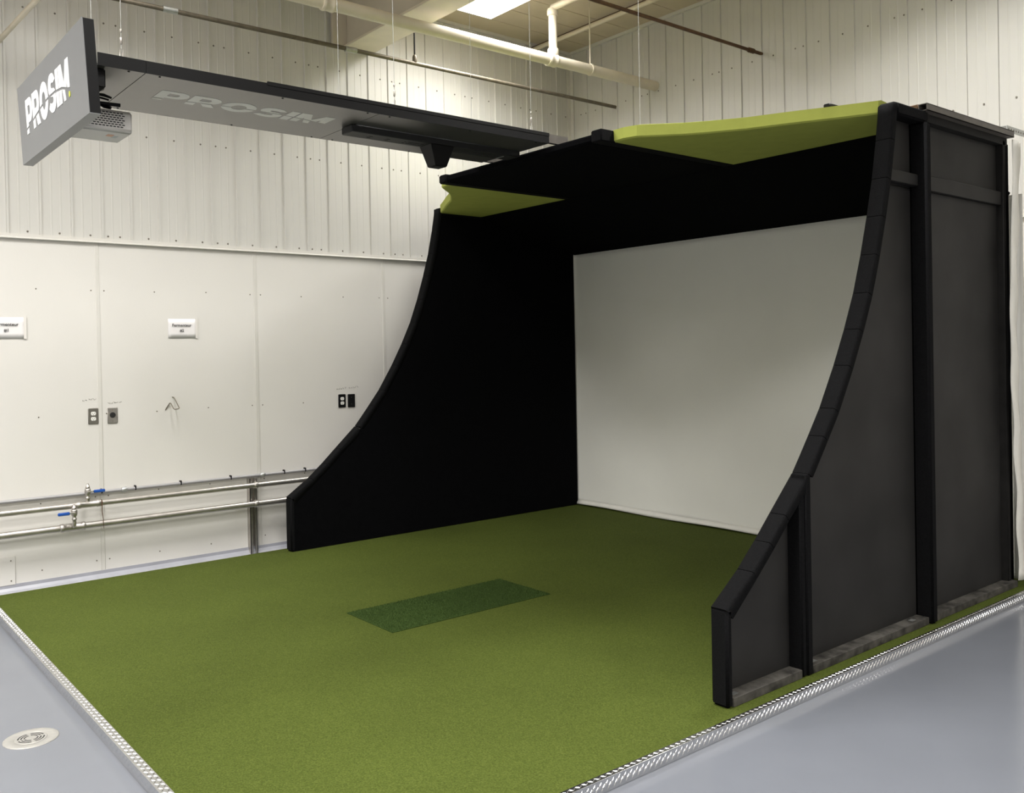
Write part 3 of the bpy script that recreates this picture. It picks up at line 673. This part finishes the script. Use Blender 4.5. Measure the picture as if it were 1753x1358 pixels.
def logo(parent, width, height, origin, ux, uy, m, th=.002, dot=None):
    ux, uy = Vector(ux), Vector(uy); un = ux.cross(uy)
    gap = .07; tot = sum(LET[c][0] for c in 'PROSIM')+gap*5; off = 0
    for ch in 'PROSIM':
        wd, polys = LET[ch]
        cu = bpy.data.curves.new('letter', 'CURVE'); cu.dimensions = '2D'; cu.fill_mode = 'BOTH'
        for p in polys:
            sp = cu.splines.new('POLY'); sp.points.add(len(p)-1); sp.use_cyclic_u = True
            for q, (x, y) in zip(sp.points, p): q.co = (x+off, y, 0, 1)
        ob = bpy.data.objects.new('letter', cu); COL.objects.link(ob)
        me = bpy.data.meshes.new_from_object(ob.evaluated_get(bpy.context.evaluated_depsgraph_get())); bpy.data.objects.remove(ob, do_unlink=True)
        bm = bmesh.new(); bm.from_mesh(me); bmesh.ops.remove_doubles(bm, verts=bm.verts, dist=1e-5)
        for k in range(1, 48):     # slices so that the swoosh follows its curve
            bmesh.ops.bisect_plane(bm, geom=bm.verts[:]+bm.edges[:]+bm.faces[:], plane_co=(tot*k/48, 0, 0), plane_no=(1, 0, 0))
        for v in bm.verts: v.co.y -= sw(v.co.x/tot)
        for c_ in (.035, -.035):
            bmesh.ops.bisect_plane(bm, geom=bm.verts[:]+bm.edges[:]+bm.faces[:], plane_co=(0, c_, 0), plane_no=(0, 1, 0))
        kill = []
        for f in bm.faces:
            c_ = f.calc_center_median()
            if abs(c_.y) < .035 or (c_.y < 0 and c_.x/tot > .905): kill.append(f)
        bmesh.ops.delete(bm, geom=kill, context='FACES')
        for v in bm.verts: v.co.y += sw(v.co.x/tot)
        r = bmesh.ops.extrude_face_region(bm, geom=bm.faces[:])
        ex = [g_ for g_ in r['geom'] if isinstance(g_, bmesh.types.BMVert)]
        for v in ex: v.co.z += 1
        for v in bm.verts:
            p = Vector(origin)+ux*(v.co.x/tot*width)+uy*(v.co.y*height)+un*(v.co.z*th); v.co = p-parent_origin(parent)
        bmesh.ops.recalc_face_normals(bm, faces=bm.faces)
        bm.to_mesh(me); bm.free(); me.materials.clear(); me.materials.append(m); me.name = 'letter_'+ch.lower()
        o = bpy.data.objects.new('letter', me); COL.objects.link(o); o.parent = parent
        off += wd+gap
    if dot:
        b = MB(); n = 20; c0 = Vector(origin)+ux*(width*.985)+uy*(height*.075); r = height*.062
        v = [c0+ux*(r*math.cos(2*PI*k/n))+uy*(r*1.25*math.sin(2*PI*k/n)) for k in range(n)]
        v = v+[p+un*th for p in v]
        b.add(v, [tuple(range(n)), tuple(range(n, 2*n))]+[(k, (k+1) % n, n+(k+1) % n, n+k) for k in range(n)]); b.build('dot', dot, parent)
logo(bm_, .955, .178, (-2.294, -1.64, BZ0-.0002), (0, 1, 0), (1, 0, 0), m_silver, .0012)

# sensor bar under the boom
sb = thing('sensor_bar', 'black launch sensor bar fixed under the hanging boom', 'sensor', (-2.23, .1, BZ0))
MB().box(-2.29, -2.165, -.555, .70, BZ0-.042, BZ0-.0005).build('housing', m_bar, sb, bevel=.004)
b = MB()
for y, w_ in ((-.40, .012), (-.28, .012), (-.16, .008), (-.12, .02), (-.08, .02), (-.04, .012), (.30, .02), (.36, .02), (.42, .02), (.48, .02), (.54, .02)):
    for x in (-2.25, -2.22): b.box(x-.003, x+.003, y-w_, y+w_, BZ0-.0432, BZ0-.0418)
tag(b.build('vent_slots', m_dark, sb), kind='stuff')
MB().box(-2.28, -2.20, .585, .592, BZ0-.0435, BZ0-.0418).build('light_strip', m_galv, sb)
def frust(b, c, z0, z1, a0, b0, a1, b1):
    x, y = c; v = [(x-a0, y-b0, z0), (x+a0, y-b0, z0), (x+a0, y+b0, z0), (x-a0, y+b0, z0), (x-a1, y-b1, z1), (x+a1, y-b1, z1), (x+a1, y+b1, z1), (x-a1, y+b1, z1)]
    return b.add(v, [(3, 2, 1, 0), (4, 5, 6, 7), (0, 1, 5, 4), (1, 2, 6, 5), (2, 3, 7, 6), (3, 0, 4, 7)])
frust(MB(), (-2.225, .075), BZ0-.17, BZ0-.040, .045, .042, .066, .088).build('camera_shroud', m_black, sb, bevel=.004)
MB().box(-2.258, -2.192, .045, .105, BZ0-.1715, BZ0-.169).build('lens_window', m_dark, sb)

# PROSIM sign
sg = thing('hanging_sign', 'grey hanging sign board lettered PROSIM in white', 'sign', (-2.157, -2.12, 2.575))
sx0, sx1, sz0, sz1 = -2.79, -1.525, 2.577, 2.967
TILT = .021
def shear(b): b.v = [(x, y-TILT*(z-sz0)/(sz1-sz0), z) for x, y, z in b.v]; return b
shear(MB().box(sx0, sx1, -2.134, -2.131, sz0, sz1)).build('face', m_sign, sg)
shear(MB().box(sx0+.002, sx1-.002, -2.131, -2.088, sz0+.002, sz1-.002)).build('board', m_black, sg)
shear(MB().box(sx0, sx1, -2.131, -2.088, sz0, sz0+.003)).build('bottom_edge', m_sign, sg)
sl = TILT/(sz1-sz0)
logo(sg, .845, .168, (-2.625, -2.1345-sl*(2.702-sz0), 2.702), (1, 0, 0), Vector((0, -sl, 1)).normalized(), m_white, .002, m_yellow)
for x in (-2.4, -2.05): MB().box(x-.02, x+.02, -2.088, -2.001, 2.895, 2.915).build('mounting_arm', m_black, sg)

# projector on its mount
pj = thing('projector', 'light grey projector with perforated side hanging behind the sign', 'projector', (-2.26, -1.9, 2.66))
px0, px1, py0, py1, pz0, pz1 = -2.39, -2.125, -2.045, -1.785, 2.655, 2.765
b = MB().prism([(px0+.03, pz0), (px1-.012, pz0), (px1, pz0+.014), (px1, pz1-.012), (px1-.02, pz1), (px0+.03, pz1), (px0, pz1-.02), (px0, pz0+.02)], 'y', py0, py1)
b.build('body', m_pgrey, pj, bevel=.006)
b = MB(); 
for j in range(7):
    z = pz0+.026+.0108*j
    for i in range(12):
        y = py0+.030+.0165*i+(.008 if j % 2 else 0)
        if y < py1-.022: b.box(px1-.001, px1+.0006, y-.0062, y+.0062, z-.0026, z+.0026)
tag(b.build('side_vents', m_dark, pj), kind='stuff')
MB().box(px0+.05, px1-.03, py0-.001, py0+.012, pz0-.0006, pz0+.006).build('front_slot', m_dark, pj)
MB().box(-2.235, -2.19, -1.88, -1.85, pz0-.0006, pz0+.001).build('orange_label', m_orange, pj)
MB().box(-2.255, -2.21, -1.85, -1.825, pz0-.0006, pz0+.001).build('grey_label', m_greyst, pj)
MB().lathe([(.045, 0), (.045, -.012), (.036, -.016)], (-2.30, py0, 2.71), 'y', 24).build('lens', m_dark, pj)
pm = thing('projector_mount', 'black clamp mount holding the projector under the boom', 'mount', (-2.24, -1.9, BZ0))
MB().box(-2.40, -1.935, -2.083, -1.955, BZ0-.085, BZ0-.001).build('mount_and_shade_block', m_black, pm, bevel=.004)  # black box stands for the mount and the shadow beside it
MB().lathe([(.06, -.001), (.06, -.012), (.022, -.014), (.022, -.035)], (-2.24, -1.94, BZ0), 'z', 20).build('ceiling_flange', m_black, pm)
MB().lathe([(.016, -.03), (.016, -.075)], (-2.24, -1.94, BZ0), 'z', 16).build('stem', m_black, pm)
MB().lathe([(.024, -.048), (.026, -.050), (.026, -.066), (.024, -.068)], (-2.24, -1.94, BZ0), 'z', 18).build('collar', m_pgrey, pm)
MB().tube([(-2.225, -1.93, BZ0-.04), (-2.21, -1.89, BZ0-.045), (-2.205, -1.855, BZ0-.055)], [.006, .008, .005], 8).build('lever', m_black, pm)
MB().tube([(-2.23, -1.93, BZ0-.05), (-2.215, -1.865, BZ0-.064)], .005, 8).build('lever', m_black, pm)
MB().box(-2.34, -2.14, -2.03, -1.93, BZ0-.092, BZ0-.074).build('cross_plate', m_black, pm, bevel=.004)
MB().tube([(-2.17, -1.99, BZ0-.098), (-2.155, -1.83, BZ0-.098)], [.008, .009], 8).build('lever', m_black, pm)
for y in (-2.01, -1.92):
    MB().tube([(-2.20, y, BZ0-.085), (-2.17, y+.02, pz1+.016), (-2.15, y+.045, pz1+.009)], .008, 8).build('arm', m_black, pm)
    MB().tube([(-2.28, y, BZ0-.085), (-2.32, y+.02, pz1+.016), (-2.34, y+.045, pz1+.009)], .008, 8).build('arm', m_black, pm)

# suspension cables
def cable(x, y, z, label, grip=True):
    t = thing('suspension_cable', label, 'cable', (x, y, z), 'thin suspension cables')
    MB().tube([(x, y, z+(.03 if grip else 0)), (x, y, ZC)], .0014, 6).build('cable', m_galv, t)
    if grip:
        MB().tube([(x, y-.006, z), (x, y-.006, z+.05), (x, y+.006, z+.05), (x, y+.006, z)], .002, 6).build('hook', m_steel, t)
        MB().lathe([(.003, 0), (.006, .006), (.006, .03), (.003, .036)], (x, y, z+.07), 'z', 8).build('adjuster', m_steel, t)
        MB().lathe([(.003, 0), (.005, .004), (.005, .014), (.003, .018)], (x, y, z+.125), 'z', 8).build('ferrule', m_steel, t)
cable(-1.93, -1.885, BZ1-.004, 'suspension cable above the projector end of the boom')
cable(-1.93, -.414, BZ1-.004, 'suspension cable at the middle of the boom, near side')
cable(-1.93, .60, BZ1-.004, 'suspension cable at the enclosure end of the boom, near side')
cable(-2.56, -.42, BZ1-.004, 'suspension cable at the middle of the boom, wall side')
cable(-2.56, .60, BZ1-.004, 'suspension cable at the enclosure end of the boom, wall side')
cable(-1.56, -2.11, sz1-.003, 'suspension cable rising from the corner of the grey sign', False)
cable(-1.43, 1.07, RZ+.072, 'suspension cable rising from the right green roof fabric', False)
